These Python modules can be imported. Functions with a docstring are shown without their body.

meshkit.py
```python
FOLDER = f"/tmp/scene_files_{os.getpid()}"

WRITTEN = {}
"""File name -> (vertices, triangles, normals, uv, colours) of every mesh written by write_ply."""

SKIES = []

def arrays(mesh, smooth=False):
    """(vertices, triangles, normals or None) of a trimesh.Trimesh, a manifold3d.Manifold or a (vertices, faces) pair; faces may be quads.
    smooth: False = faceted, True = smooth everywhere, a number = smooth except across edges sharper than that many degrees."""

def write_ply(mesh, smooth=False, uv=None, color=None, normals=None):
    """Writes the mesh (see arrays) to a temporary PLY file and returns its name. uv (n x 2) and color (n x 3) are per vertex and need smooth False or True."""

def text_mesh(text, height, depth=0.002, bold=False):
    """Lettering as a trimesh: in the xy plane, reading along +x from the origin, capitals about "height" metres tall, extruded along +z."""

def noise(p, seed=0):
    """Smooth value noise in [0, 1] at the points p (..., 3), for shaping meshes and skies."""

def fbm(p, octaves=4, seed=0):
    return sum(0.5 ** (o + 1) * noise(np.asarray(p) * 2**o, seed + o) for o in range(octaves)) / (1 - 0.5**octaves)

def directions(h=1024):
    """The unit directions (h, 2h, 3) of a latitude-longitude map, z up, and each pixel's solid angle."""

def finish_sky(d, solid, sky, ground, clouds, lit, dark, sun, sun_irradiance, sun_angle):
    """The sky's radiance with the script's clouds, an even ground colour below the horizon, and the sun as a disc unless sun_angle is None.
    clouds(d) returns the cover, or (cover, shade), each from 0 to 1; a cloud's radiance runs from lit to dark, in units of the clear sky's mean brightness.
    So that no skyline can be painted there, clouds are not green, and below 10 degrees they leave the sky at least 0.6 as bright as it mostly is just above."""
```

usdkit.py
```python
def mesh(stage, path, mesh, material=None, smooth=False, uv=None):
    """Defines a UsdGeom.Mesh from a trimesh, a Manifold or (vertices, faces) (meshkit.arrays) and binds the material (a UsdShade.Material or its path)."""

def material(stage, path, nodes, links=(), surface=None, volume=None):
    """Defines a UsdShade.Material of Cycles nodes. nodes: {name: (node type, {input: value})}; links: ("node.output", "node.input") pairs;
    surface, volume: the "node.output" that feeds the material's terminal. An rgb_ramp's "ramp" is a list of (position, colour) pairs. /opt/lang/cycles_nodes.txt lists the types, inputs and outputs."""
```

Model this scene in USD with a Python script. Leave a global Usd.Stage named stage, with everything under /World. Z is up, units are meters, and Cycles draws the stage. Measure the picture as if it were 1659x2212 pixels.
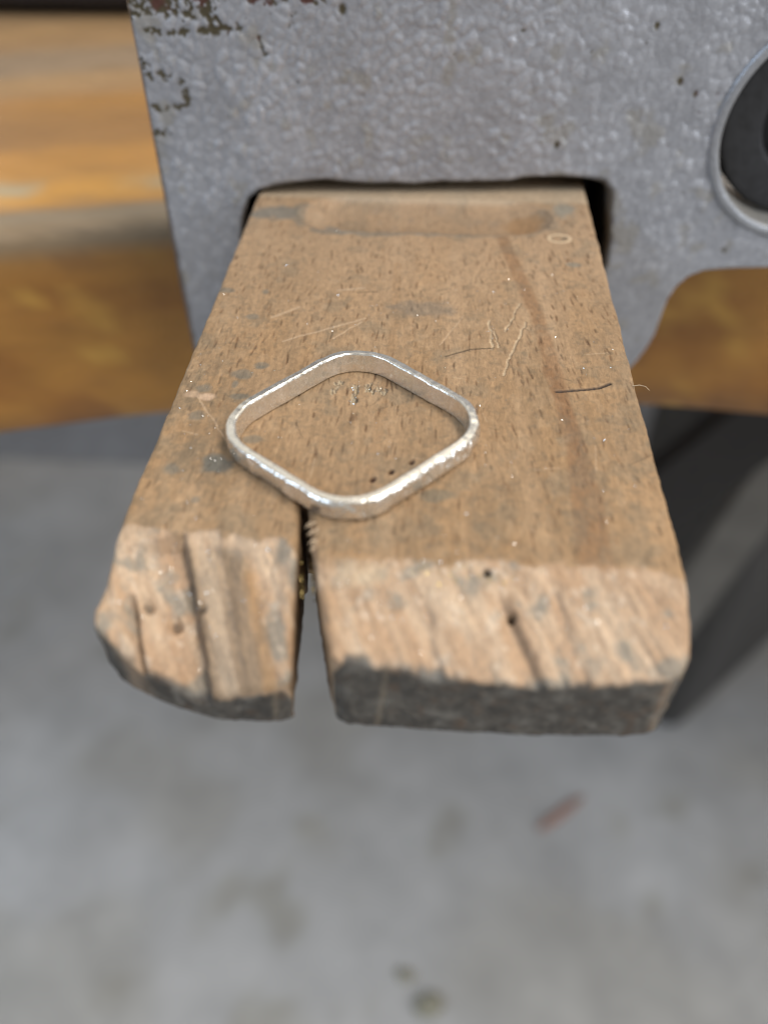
import math, random
import numpy as np
import shapely
from shapely.geometry import Polygon, LineString, Point
from scipy.spatial import Delaunay, cKDTree
from pxr import Usd, UsdGeom, UsdLux, UsdShade, Gf, Sdf, Vt
import usdkit
from meshkit import noise, fbm

stage = Usd.Stage.CreateInMemory()
UsdGeom.SetStageUpAxis(stage, "Z")
UsdGeom.SetStageMetersPerUnit(stage, 1.0)
world = UsdGeom.Xform.Define(stage, "/World")
stage.SetDefaultPrim(world.GetPrim())
UsdGeom.Scope.Define(stage, "/World/Looks")

# everything below is laid out in millimetres with the top of the bench pin at z = 0
# and the face of the metal holder at y = 0; the floor lies 850 mm lower
DROP = 850.0
def W(p):                                   # layout mm -> world metres
    p = np.asarray(p, float)
    return (p + np.array([0, 0, DROP])) / 1000.0

# ------------------------------------------------------------------ camera
cam = UsdGeom.Camera.Define(stage, "/World/camera")
Rw = np.array([[0.99775313, 0.04284577, -0.05150667], [0.06672025, -0.70532832, 0.70573392], [-0.0060914, -0.70758476, -0.70660222]])
right, up, fwd = Rw[:, 0], -Rw[:, 1], Rw[:, 2]
eye = W([2.688, -121.133, 52.445])
M = Gf.Matrix4d(*right, 0, *up, 0, *(-fwd), 0, *eye, 1)
cam.AddTransformOp().Set(M)
cam.CreateFocalLengthAttr(4.44)
cam.CreateHorizontalApertureAttr(4.44 * 1659 / 1740)
cam.CreateVerticalApertureAttr(4.44 * 2212 / 1740)
cam.CreateFStopAttr(1.8)
cam.CreateFocusDistanceAttr(0.090)
cam.CreateClippingRangeAttr(Gf.Vec2f(0.005, 100.0))
cam.CreateExposureAttr(0.52)

# ------------------------------------------------------------------ light: a workshop with a window to the right and ceiling panels
def rect(name, pos, target, w, h, radiance, col):
    l = UsdLux.RectLight.Define(stage, "/World/" + name)
    pos, target = np.array(pos, float), np.array(target, float)
    z = pos - target; z /= np.linalg.norm(z)
    x = np.cross([0, 0, 1.0], z)
    if np.linalg.norm(x) < 1e-3: x = np.array([1.0, 0, 0])
    x /= np.linalg.norm(x); y = np.cross(z, x)
    l.AddTransformOp().Set(Gf.Matrix4d(*x, 0, *y, 0, *z, 0, *pos, 1))
    l.CreateWidthAttr(w); l.CreateHeightAttr(h); l.CreateIntensityAttr(radiance); l.CreateColorAttr(Gf.Vec3f(*col))
rect("ceiling_lamp", (0.75, 0.25, 2.75), (0.3, 0.1, 0.85), 1.2, 0.5, 9.0, (1.0, 0.94, 0.86))
rect("ceiling_lamp_001", (1.1, -0.8, 2.7), (0.0, -0.2, 0.85), 1.1, 0.6, 10.5, (1.0, 0.95, 0.88))
rect("window_light", (1.9, -1.1, 1.55), (0.0, 0.0, 0.85), 1.1, 1.2, 4.5, (0.82, 0.90, 1.0))
rect("window_light_001", (-1.7, -0.95, 2.05), (-0.3, 0.3, 0.0), 1.0, 0.8, 7.5, (0.56, 0.75, 1.0))
room = usdkit.material(stage, "/World/Looks/room_light", {"b": ("background_shader", {"color": (1.0, 0.96, 0.91), "strength": 0.27})}, surface="b.background")
dome = UsdLux.DomeLight.Define(stage, "/World/room_ambient")  # even ambient fill added for the room, no open air above
UsdShade.MaterialBindingAPI.Apply(dome.GetPrim()).Bind(room)

# ------------------------------------------------------------------ helpers
USED = {}
def numbered(path):
    n = USED.get(path, -1) + 1
    USED[path] = n
    return path if n == 0 else f"{path}_{n:03d}"

def tag(prim, label=None, cat=None, group=None, kind=None):
    for k, v in (("label", label), ("category", cat), ("group", group), ("kind", kind)):
        if v: prim.SetCustomDataByKey(k, v)
    return prim

BASE = {}
def thing(name, base_mm, label, cat, group=None):
    path = numbered("/World/" + name)
    x = UsdGeom.Xform.Define(stage, path)
    b = W(base_mm)
    x.AddTranslateOp().Set(Gf.Vec3d(*b))
    BASE[path] = b
    tag(x.GetPrim(), label, cat, group)
    return path

def part(parent, name, v_mm, f, mat, smooth=True, colors=None, label=None):
    path = numbered(parent + "/" + name)
    top = "/".join(parent.split("/")[:3])
    v = W(v_mm) - BASE[top]
    m = usdkit.mesh(stage, path, (v, f), "/World/Looks/" + mat, smooth=smooth)
    if colors is not None:
        pv = UsdGeom.PrimvarsAPI(m).CreatePrimvar("tint", Sdf.ValueTypeNames.Color3fArray, "vertex")
        pv.Set(Vt.Vec3fArray.FromNumpy(np.asarray(colors, np.float32)))
    if label: m.GetPrim().SetCustomDataByKey("label", label)
    return path

def single(name, v_mm, f, mat, smooth=True, colors=None, label=None, cat=None, group=None, kind=None, base=None):
    path = numbered("/World/" + name)
    b = np.asarray(base if base is not None else [np.mean(np.asarray(v_mm)[:, 0]), np.mean(np.asarray(v_mm)[:, 1]), np.min(np.asarray(v_mm)[:, 2])], float)
    m = usdkit.mesh(stage, path, ((np.asarray(v_mm) - b) / 1000.0, f), "/World/Looks/" + mat, smooth=smooth)
    m.AddTranslateOp().Set(Gf.Vec3d(*W(b)))
    if colors is not None:
        pv = UsdGeom.PrimvarsAPI(m).CreatePrimvar("tint", Sdf.ValueTypeNames.Color3fArray, "vertex")
        pv.Set(Vt.Vec3fArray.FromNumpy(np.asarray(colors, np.float32)))
    tag(m.GetPrim(), label, cat, group, kind)
    return path

def sstep(a, b, x):
    t = np.clip((np.asarray(x, float) - a) / (b - a), 0, 1)
    return t * t * (3 - 2 * t)

def mixc(c, k, m):                           # blend colours c (n,3) towards k by mask m (n,)
    m = np.clip(m, 0, 1)[:, None]
    return c * (1 - m) + np.asarray(k, float) * m

def N(x, y, z=0.0, s=1.0, sy=None, seed=0, o=3):
    """Layered noise in 0..1; each layer is turned (unless it is stretched along one axis) so that no grid shows."""
    x, y, z = np.asarray(x, float), np.asarray(y, float), np.broadcast_to(np.asarray(z, float), np.shape(x))
    px, py, pz = x * s, y * (s if sy is None else sy), z * s
    tot = 0.0
    for k in range(o):
        a = 0.6 + 1.1 * k + seed * 0.37 if sy is None else 0.09 * (k + 1)
        c, n = math.cos(a), math.sin(a)
        f = 2.0 ** k
        q = np.stack([(px * c - py * n) * f, (px * n + py * c) * f + 0.35 * pz * f, (pz * 0.94 - 0.2 * px) * f], -1) + 37.3 + 11.7 * k
        tot = tot + 0.5 ** (k + 1) * noise(q, seed + k)
    return tot / (1 - 0.5 ** o)

def slab(poly, step, bstep, top, depth, rows, wall, rng, extra=()):
    """A solid over the plan polygon: its top is the height field top(x, y, d), d the distance to the outline; its sides go down to depth;
    wall(x, y, t, ztop, nx, ny) gives the inward push and the height of the wall's row at t in 0..1. Returns vertices, faces, kind (0 top, 1 wall, 2 bottom), t."""
    ring = [poly.exterior] + list(poly.interiors)
    bp, loops, n0 = [], [], 0
    for r in ring:
        L = r.length; n = max(8, int(L / bstep))
        q = np.array([r.interpolate(k * L / n).coords[0] for k in range(n)])
        bp.append(q); loops.append(np.arange(n0, n0 + n)); n0 += n
    B = np.vstack(bp)
    x0, y0, x1, y1 = poly.bounds
    gx, gy = np.meshgrid(np.arange(x0, x1, step), np.arange(y0, y1, step * 0.866))
    gx = gx + (np.arange(gx.shape[0]) % 2)[:, None] * step / 2
    P = np.stack([gx.ravel(), gy.ravel()], 1) + rng.uniform(-0.12, 0.12, (gx.size, 2)) * step
    shapely.prepare(poly)
    P = P[shapely.contains_xy(poly, P[:, 0], P[:, 1])]
    tree = cKDTree(B)
    keep = tree.query(P)[0] > 0.6 * min(step, bstep)
    P = P[keep]
    for e in extra: P = np.vstack([P, e])
    V2 = np.vstack([B, P])
    T = Delaunay(V2).simplices
    c = V2[T].mean(1)
    a = V2[T]
    area = (a[:, 1, 0] - a[:, 0, 0]) * (a[:, 2, 1] - a[:, 0, 1]) - (a[:, 2, 0] - a[:, 0, 0]) * (a[:, 1, 1] - a[:, 0, 1])
    T = np.where((area < 0)[:, None], T[:, [0, 2, 1]], T)
    ok = shapely.contains_xy(poly, c[:, 0], c[:, 1]) & (np.abs(area) > 1e-9)
    T = T[ok]
    d = np.zeros(len(V2))
    bt = cKDTree(np.vstack([np.array([r.interpolate(k * r.length / int(4 * r.length / bstep)).coords[0] for k in range(int(4 * r.length / bstep))]) for r in ring]))
    d[len(B):] = bt.query(V2[len(B):])[0]
    z = top(V2[:, 0], V2[:, 1], d)
    V = [np.c_[V2, z]]; F = [T]; kind = [np.zeros(len(V2))]; tt = [np.zeros(len(V2))]
    nv = len(V2)
    nb = len(B)
    nrm = np.zeros((nb, 2))
    for r, idx in zip(ring, loops):
        q = B[idx]; tg = np.roll(q, -1, 0) - np.roll(q, 1, 0)
        nn = np.c_[tg[:, 1], -tg[:, 0]] / np.linalg.norm(tg, axis=1, keepdims=True)
        if not shapely.LinearRing(q).is_ccw: nn = -nn
        if r is not ring[0]: nn = -nn
        nrm[idx] = nn
    prev = np.arange(nb)
    for k in range(1, rows + 1):
        t = k / rows
        push, zz = wall(B[:, 0], B[:, 1], t, z[:nb], nrm[:, 0], nrm[:, 1])
        V.append(np.c_[B - nrm * push[:, None], zz]); kind.append(np.ones(nb)); tt.append(np.full(nb, t))
        cur = nv + np.arange(nb); nv += nb
        for r, idx in zip(ring, loops):
            i0, i1 = idx, np.roll(idx, -1)
            ccw = shapely.LinearRing(B[idx]).is_ccw
            fwdw = ccw if r is ring[0] else not ccw
            q = np.c_[prev[i0], cur[i0], cur[i1], prev[i1]] if fwdw else np.c_[prev[i0], prev[i1], cur[i1], cur[i0]]
            F += [q[:, [0, 1, 2]], q[:, [0, 2, 3]]]
        prev = cur
    vb = V[-1].copy(); V.append(vb); kind.append(np.full(nb, 2.0)); tt.append(np.ones(nb))
    Tb = Delaunay(B).simplices
    ab = B[Tb]
    arb = (ab[:, 1, 0] - ab[:, 0, 0]) * (ab[:, 2, 1] - ab[:, 0, 1]) - (ab[:, 2, 0] - ab[:, 0, 0]) * (ab[:, 1, 1] - ab[:, 0, 1])
    Tb = np.where((arb > 0)[:, None], Tb[:, [0, 2, 1]], Tb)
    cb = ab.mean(1)
    F.append(Tb[shapely.contains_xy(poly, cb[:, 0], cb[:, 1]) & (np.abs(arb) > 1e-9)] + nv)
    V, F, kind, tt = np.vstack(V), np.vstack(F), np.concatenate(kind), np.concatenate(tt)
    used = np.unique(F)                        # leave out points that no face uses
    new = np.zeros(len(V), int); new[used] = np.arange(len(used))
    return V[used], new[F], kind[used], tt[used]

def stroke(tree, pts, line, w):
    """Soft mask (index, weight, signed offset) of the points within w of a polyline."""
    line = np.asarray(line, float)
    idx, wt = [], []
    ls = LineString(line)
    cand = tree.query_ball_point(np.array(ls.interpolate(0.5, normalized=True).coords[0]), ls.length / 2 + w * 2 + np.max(np.linalg.norm(line - line.mean(0), axis=1)) * 0.5)
    cand = np.asarray(cand, int)
    if len(cand) == 0: return cand, np.zeros(0)
    dd = shapely.distance(shapely.points(pts[cand]), ls)
    m = np.clip(1 - (dd / w) ** 2, 0, 1)
    s = m > 0
    return cand[s], m[s]

def lathe(profile, n, centre, axis_u, axis_v, axis_w):
    """Revolves (r, h) pairs about axis_w."""
    pr = np.asarray(profile, float); a = np.arange(n) / n * 2 * np.pi
    ring = np.cos(a)[:, None] * axis_u + np.sin(a)[:, None] * axis_v
    V = (np.asarray(centre)[None, None] + pr[:, 0][:, None, None] * ring[None] + pr[:, 1][:, None, None] * np.asarray(axis_w)[None, None]).reshape(-1, 3)
    F = []
    for k in range(len(pr) - 1):
        i = np.arange(n); j = (i + 1) % n
        F += [np.c_[k * n + i, k * n + j, (k + 1) * n + j], np.c_[k * n + i, (k + 1) * n + j, (k + 1) * n + i]]
    return V, np.vstack(F)

def rbox(lo, hi, r=1.0):
    """A box with rounded edges."""
    import manifold3d as m3
    lo, hi = np.asarray(lo, float) + r, np.asarray(hi, float) - r
    s = m3.Manifold.sphere(r, 16)
    parts = [s.translate((x, y, z)) for x in (lo[0], hi[0]) for y in (lo[1], hi[1]) for z in (lo[2], hi[2])]
    h = m3.Manifold.batch_hull(parts).to_mesh()
    return np.array(h.vert_properties[:, :3], float), np.array(h.tri_verts)

# ------------------------------------------------------------------ materials
def tinted(name, rough, bump_scale, bump_dist, var=0.12, var_scale=900.0, stretch=(1, 1, 1), metallic=0.0, spec=0.5, rough_var=0.1, detail=6.0, normal_strength=1.0):
    """The colour the mesh carries, broken up by fine grain, with fine relief."""
    usdkit.material(stage, "/World/Looks/" + name, {
        "tc": ("texture_coordinate", {}),
        "map": ("mapping", {"scale": stretch}),
        "a": ("attribute", {"attribute": "tint"}),
        "n": ("noise_texture", {"scale": var_scale, "detail": detail, "roughness": 0.65}),
        "mr": ("map_range", {"from_min": 0.25, "from_max": 0.75, "to_min": 1 - var, "to_max": 1 + var, "clamp": True}),
        "mul": ("vector_math", {"math_type": "scale"}),
        "n2": ("noise_texture", {"scale": bump_scale, "detail": 5.0, "roughness": 0.6}),
        "rr": ("map_range", {"from_min": 0.3, "from_max": 0.7, "to_min": rough - rough_var, "to_max": rough + rough_var, "clamp": True}),
        "b": ("bump", {"strength": normal_strength, "distance": bump_dist}),
        "p": ("principled_bsdf", {"metallic": metallic, "specular_ior_level": spec}),
    }, [("tc.object", "map.vector"), ("map.vector", "n.vector"), ("map.vector", "n2.vector"), ("n.fac", "mr.value"), ("a.color", "mul.vector1"), ("mr.result", "mul.scale"),
        ("mul.vector", "p.base_color"), ("n2.fac", "rr.value"), ("rr.result", "p.roughness"), ("n2.fac", "b.height"), ("b.normal", "p.normal")], surface="p.BSDF")

tinted("pin_wood", 0.62, 2600.0, 0.00012, var=0.22, var_scale=2600.0, stretch=(1.0, 0.35, 1.0), spec=0.35)
tinted("bench_wood", 0.45, 300.0, 0.0003, var=0.15, var_scale=160.0, stretch=(0.3, 1.0, 1.0), spec=0.5)
tinted("cast_metal", 0.38, 1500.0, 0.00010, var=0.14, var_scale=1100.0, metallic=0.35, spec=0.5)
tinted("concrete", 0.6, 60.0, 0.001, var=0.18, var_scale=14.0, spec=0.3)

def plain(name, color, rough, metallic=0.0, scale=800.0, var=0.25, bump=0.0001, spec=0.5):
    c = np.array(color)
    usdkit.material(stage, "/World/Looks/" + name, {
        "tc": ("texture_coordinate", {}),
        "n": ("noise_texture", {"scale": scale, "detail": 5.0, "roughness": 0.6}),
        "r": ("rgb_ramp", {"ramp": [(0.25, tuple(c * (1 - var))), (0.75, tuple(np.minimum(c * (1 + var), 1)))]}),
        "rr": ("map_range", {"from_min": 0.3, "from_max": 0.7, "to_min": max(rough - 0.1, 0.05), "to_max": rough + 0.1, "clamp": True}),
        "b": ("bump", {"strength": 0.6, "distance": bump}),
        "p": ("principled_bsdf", {"metallic": metallic, "specular_ior_level": spec}),
    }, [("tc.object", "n.vector"), ("n.fac", "r.fac"), ("r.color", "p.base_color"), ("n.fac", "rr.value"), ("rr.result", "p.roughness"), ("n.fac", "b.height"), ("b.normal", "p.normal")], surface="p.BSDF")

plain("silver", (0.80, 0.765, 0.70), 0.21, metallic=0.90, scale=1500.0, var=0.08, bump=0.00005)
plain("black_steel", (0.020, 0.020, 0.022), 0.55, metallic=0.2, scale=900.0, var=0.35)
plain("dark_plastic", (0.012, 0.013, 0.020), 0.45, scale=200.0)
plain("shade_dark", (0.05, 0.047, 0.044), 0.5, scale=60.0, var=0.4)
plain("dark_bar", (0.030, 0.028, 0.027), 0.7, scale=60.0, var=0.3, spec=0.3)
plain("wall_cream", (0.72, 0.68, 0.60), 0.8, scale=20.0, var=0.06)
plain("wall_shade_grey", (0.30, 0.30, 0.31), 0.8, scale=20.0, var=0.2)  # shade under the bench put into the lower wall's grey
plain("leg_paint", (0.13, 0.122, 0.108), 0.55, scale=40.0, var=0.3)
plain("brown_chip", (0.34, 0.19, 0.14), 0.7, scale=300.0)
plain("olive_crumb", (0.25, 0.235, 0.175), 0.8, scale=300.0)
plain("silver_filing", (0.85, 0.84, 0.82), 0.2, metallic=1.0, scale=3000.0, var=0.05)
plain("brass_filing", (0.85, 0.66, 0.28), 0.22, metallic=1.0, scale=3000.0, var=0.05)
plain("wood_fibre", (0.44, 0.33, 0.22), 0.7, scale=2000.0)

# ------------------------------------------------------------------ floor
rng = np.random.default_rng(11)
def build_floor():
    xs = np.r_[np.linspace(-6000, -900, 12), np.linspace(-880, 880, 150), np.linspace(900, 6000, 12)]
    ys = np.r_[np.linspace(-4000, -120, 12), np.linspace(-100, 1300, 120), np.linspace(1330, 7000, 12)]
    X, Y = np.meshgrid(xs, ys)
    n, m = X.shape
    x, y = X.ravel(), Y.ravel()
    c = np.tile([0.41, 0.40, 0.385], (len(x), 1))
    c *= (0.78 + 0.44 * N(x, y, s=0.004, seed=3, o=4))[:, None]
    c = mixc(c, (0.48, 0.475, 0.465), sstep(0.52, 0.68, N(x, y, s=0.006, seed=5, o=3)) * 0.6)
    c = mixc(c, (0.27, 0.25, 0.195), sstep(0.62, 0.76, N(x, y, s=0.022, seed=8, o=3)) * 0.5)
    c = mixc(c, (0.32, 0.30, 0.26), sstep(0.5, 0.7, N(x, y, s=0.008, seed=12, o=2)) * 0.5)
    v = np.c_[x, y, np.full(len(x), -DROP)]
    i = (np.arange(n - 1)[:, None] * m + np.arange(m - 1)[None]).ravel()
    f = np.vstack([np.c_[i, i + 1, i + m + 1], np.c_[i, i + m + 1, i + m]])
    single("floor", v, f, "concrete", colors=c, label="grey stained concrete floor far below the bench pin", kind="structure", base=(0, 0, -DROP))
build_floor()

# ------------------------------------------------------------------ workbench: a thick varnished top with a shallow curved bay
TH = math.radians(3.43)
def rot(p):                                  # holder and bench are turned a little against the pin
    p = np.asarray(p, float); c, s = math.cos(TH), math.sin(TH)
    return np.c_[p[:, 0] * c - p[:, 1] * s, p[:, 0] * s + p[:, 1] * c, p[:, 2]]

BT, BB = -13.3, -58.0
def front_y(x): return 25.5 - 0.00134 * np.clip(np.abs(x - 30.0), 0, 260) ** 2
bench = thing("workbench", (0, 320, -DROP), "thick orange varnished wooden workbench with a curved front behind the grey metal holder", "workbench")
def build_bench():
    xs = np.linspace(-900, 900, 451)
    poly = Polygon(list(np.c_[xs, front_y(xs)]) + [(900, 620), (-900, 620)])
    extra = []
    for d in (0.6, 1.3, 2.2, 3.4, 5.0, 7.0, 9.0):
        xx = np.linspace(-200, 200, 200); extra.append(np.c_[xx, front_y(xx) + d])
    R = 4.0
    def top(x, y, d):
        k = np.clip((R - d) / R, 0, 1)
        return BT - R * (1 - np.sqrt(1 - np.minimum(k, 0.999) ** 2)) * 0.8 + 0.5 * (N(x, y, s=0.03, sy=0.08, seed=4) - 0.5)
    def wall(x, y, t, zt, nx, ny):
        z = zt + (BB - zt) * t
        return 1.2 * (N(x, z, s=0.05, seed=6) - 0.4) + 2.0 * sstep(0.93, 1.0, t), z
    v, f, kind, t = slab(poly, 6.0, 4.0, top, BB, 12, wall, rng, extra)
    x, y, z = v.T
    e = y - front_y(x)                         # distance behind the front edge
    c = np.tile([0.29, 0.135, 0.032], (len(v), 1))
    c = mixc(c, (0.40, 0.195, 0.040), sstep(0.42, 0.62, N(x, e, s=0.012, sy=0.05, seed=21)))
    c = mixc(c, (0.28, 0.145, 0.05), sstep(0.48, 0.66, N(x, e, s=0.018, sy=0.05, seed=23)) * 0.7)
    onTop = z > -20
    w = N(x, e, s=0.02, sy=0.1, seed=25)
    band = lambda a, b, s=4: sstep(a - s, a + s, e + 8 * (w - 0.5)) * (1 - sstep(b - s, b + s, e + 8 * (w - 0.5)))
    top_c = c.copy()
    top_c = mixc(top_c, (0.20, 0.165, 0.115), band(-10, 9, 2) * (0.6 + 0.4 * w))
    top_c = mixc(top_c, (0.50, 0.245, 0.042), band(11, 24, 3) * 0.9)
    top_c = mixc(top_c, (0.30, 0.28, 0.20), band(17, 23, 2) * sstep(0.45, 0.6, N(x, e, s=0.05, seed=27)) * 0.8)
    top_c = mixc(top_c, (0.40, 0.195, 0.042), band(24, 42) * 0.6)
    top_c = mixc(top_c, (0.22, 0.115, 0.040), band(40, 68) * (0.5 + 0.5 * w))
    top_c = mixc(top_c, (0.27, 0.180, 0.100), sstep(66, 84, e) * 0.75)
    top_c = mixc(top_c, (0.22, 0.165, 0.115), band(92, 118) * 0.7 * sstep(0.4, 0.6, N(x, e, s=0.03, seed=29)))
    front_c = np.tile([0.25, 0.105, 0.020], (len(v), 1))
    front_c = mixc(front_c, (0.34, 0.160, 0.031), sstep(0.45, 0.65, N(x, z, s=0.05, sy=0.07, seed=31)) * 0.9)
    front_c = mixc(front_c, (0.17, 0.075, 0.022), sstep(0.5, 0.68, N(x, z, s=0.06, seed=33)) * 0.8)
    front_c = mixc(front_c, (0.46, 0.26, 0.05), sstep(0.62, 0.72, N(x, z, s=0.12, seed=35)) * 0.7)
    k = np.where(kind == 0, 0.0, 1.0) * sstep(-17.5, -20.5, z)
    c = top_c * (1 - k[:, None]) + front_c * k[:, None]
    part(bench, "bench_top", v, f, "bench_wood", colors=c)
build_bench()
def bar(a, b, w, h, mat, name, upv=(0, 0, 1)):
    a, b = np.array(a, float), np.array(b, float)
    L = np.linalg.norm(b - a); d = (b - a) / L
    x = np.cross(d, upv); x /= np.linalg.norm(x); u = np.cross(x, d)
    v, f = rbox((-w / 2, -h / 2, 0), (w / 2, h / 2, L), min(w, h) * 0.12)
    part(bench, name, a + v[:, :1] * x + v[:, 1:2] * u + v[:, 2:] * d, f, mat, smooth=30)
for sx in (-1, 1):
    for yy in (150, 560):
        bar((sx * 860, yy, -DROP), (sx * 860, yy, BB - 0.5), 70, 70, "leg_paint", "leg", (0, 1, 0))
# dark block and bars added to stand in for shade under the bench's right half
def build_shade_block():
    v, f = rbox((0, 0, -DROP), (300, 150, -63), 20)
    a = math.atan2(143, 152); c, n = math.cos(a), math.sin(a)
    v = np.c_[v[:, 0] * c - v[:, 1] * n + 314, v[:, 0] * n + v[:, 1] * c + 407, v[:, 2]]
    part(bench, "shade_block", v, f, "shade_dark", smooth=30)
build_shade_block()
bar((301, 250, -60), (108, 250, -357), 46, 16, "dark_bar", "added_bar", (0, 1, 0))  # dark bar added as a band of shade on the floor
bar((256, 262, -60), (172, 262, -536), 34, 12, "leg_paint", "added_bar", (0, 1, 0))  # paler bar added as the light streak within that shade
bar((108, 264, -60), (108, 264, -360), 16, 8, "dark_bar", "added_hanger", (0, 1, 0))  # this and the next piece only hold the added bars
bar((104, 274, -350), (180, 274, -545), 16, 8, "dark_bar", "added_rail", (0, 1, 0))
v, f = rbox((-3500, 865, -60), (3500, 960, 2000), 5)  # wall added to keep light from coming in behind the bench
single("wall", v, f, "wall_cream", smooth=30, label="cream upper wall added behind the workbench for the ring to reflect", kind="structure", base=(0, 910, -60))
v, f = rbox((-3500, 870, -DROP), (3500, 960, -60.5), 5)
single("wall", v, f, "wall_shade_grey", smooth=30, label="lower wall behind the workbench, darkened to grey for the shade there", kind="structure", base=(0, 910, -DROP))

# dark thing lying on the bench top, top left corner
def build_case():
    v, f = rbox((-152, 149, BT), (-40, 221, BT + 42), 9)
    p = thing("tool_case", (-96, 185, BT), "dark blue-black case lying at the back of the orange bench top", "case")
    part(p, "case_body", v + [0, 0, 0.6], f, "dark_plastic", smooth=40)
    v, f = rbox((-154, 147, BT + 24), (-38, 223, BT + 27), 1.2)
    part(p, "case_seam", v, f, "black_steel", smooth=40)
build_case()

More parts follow.
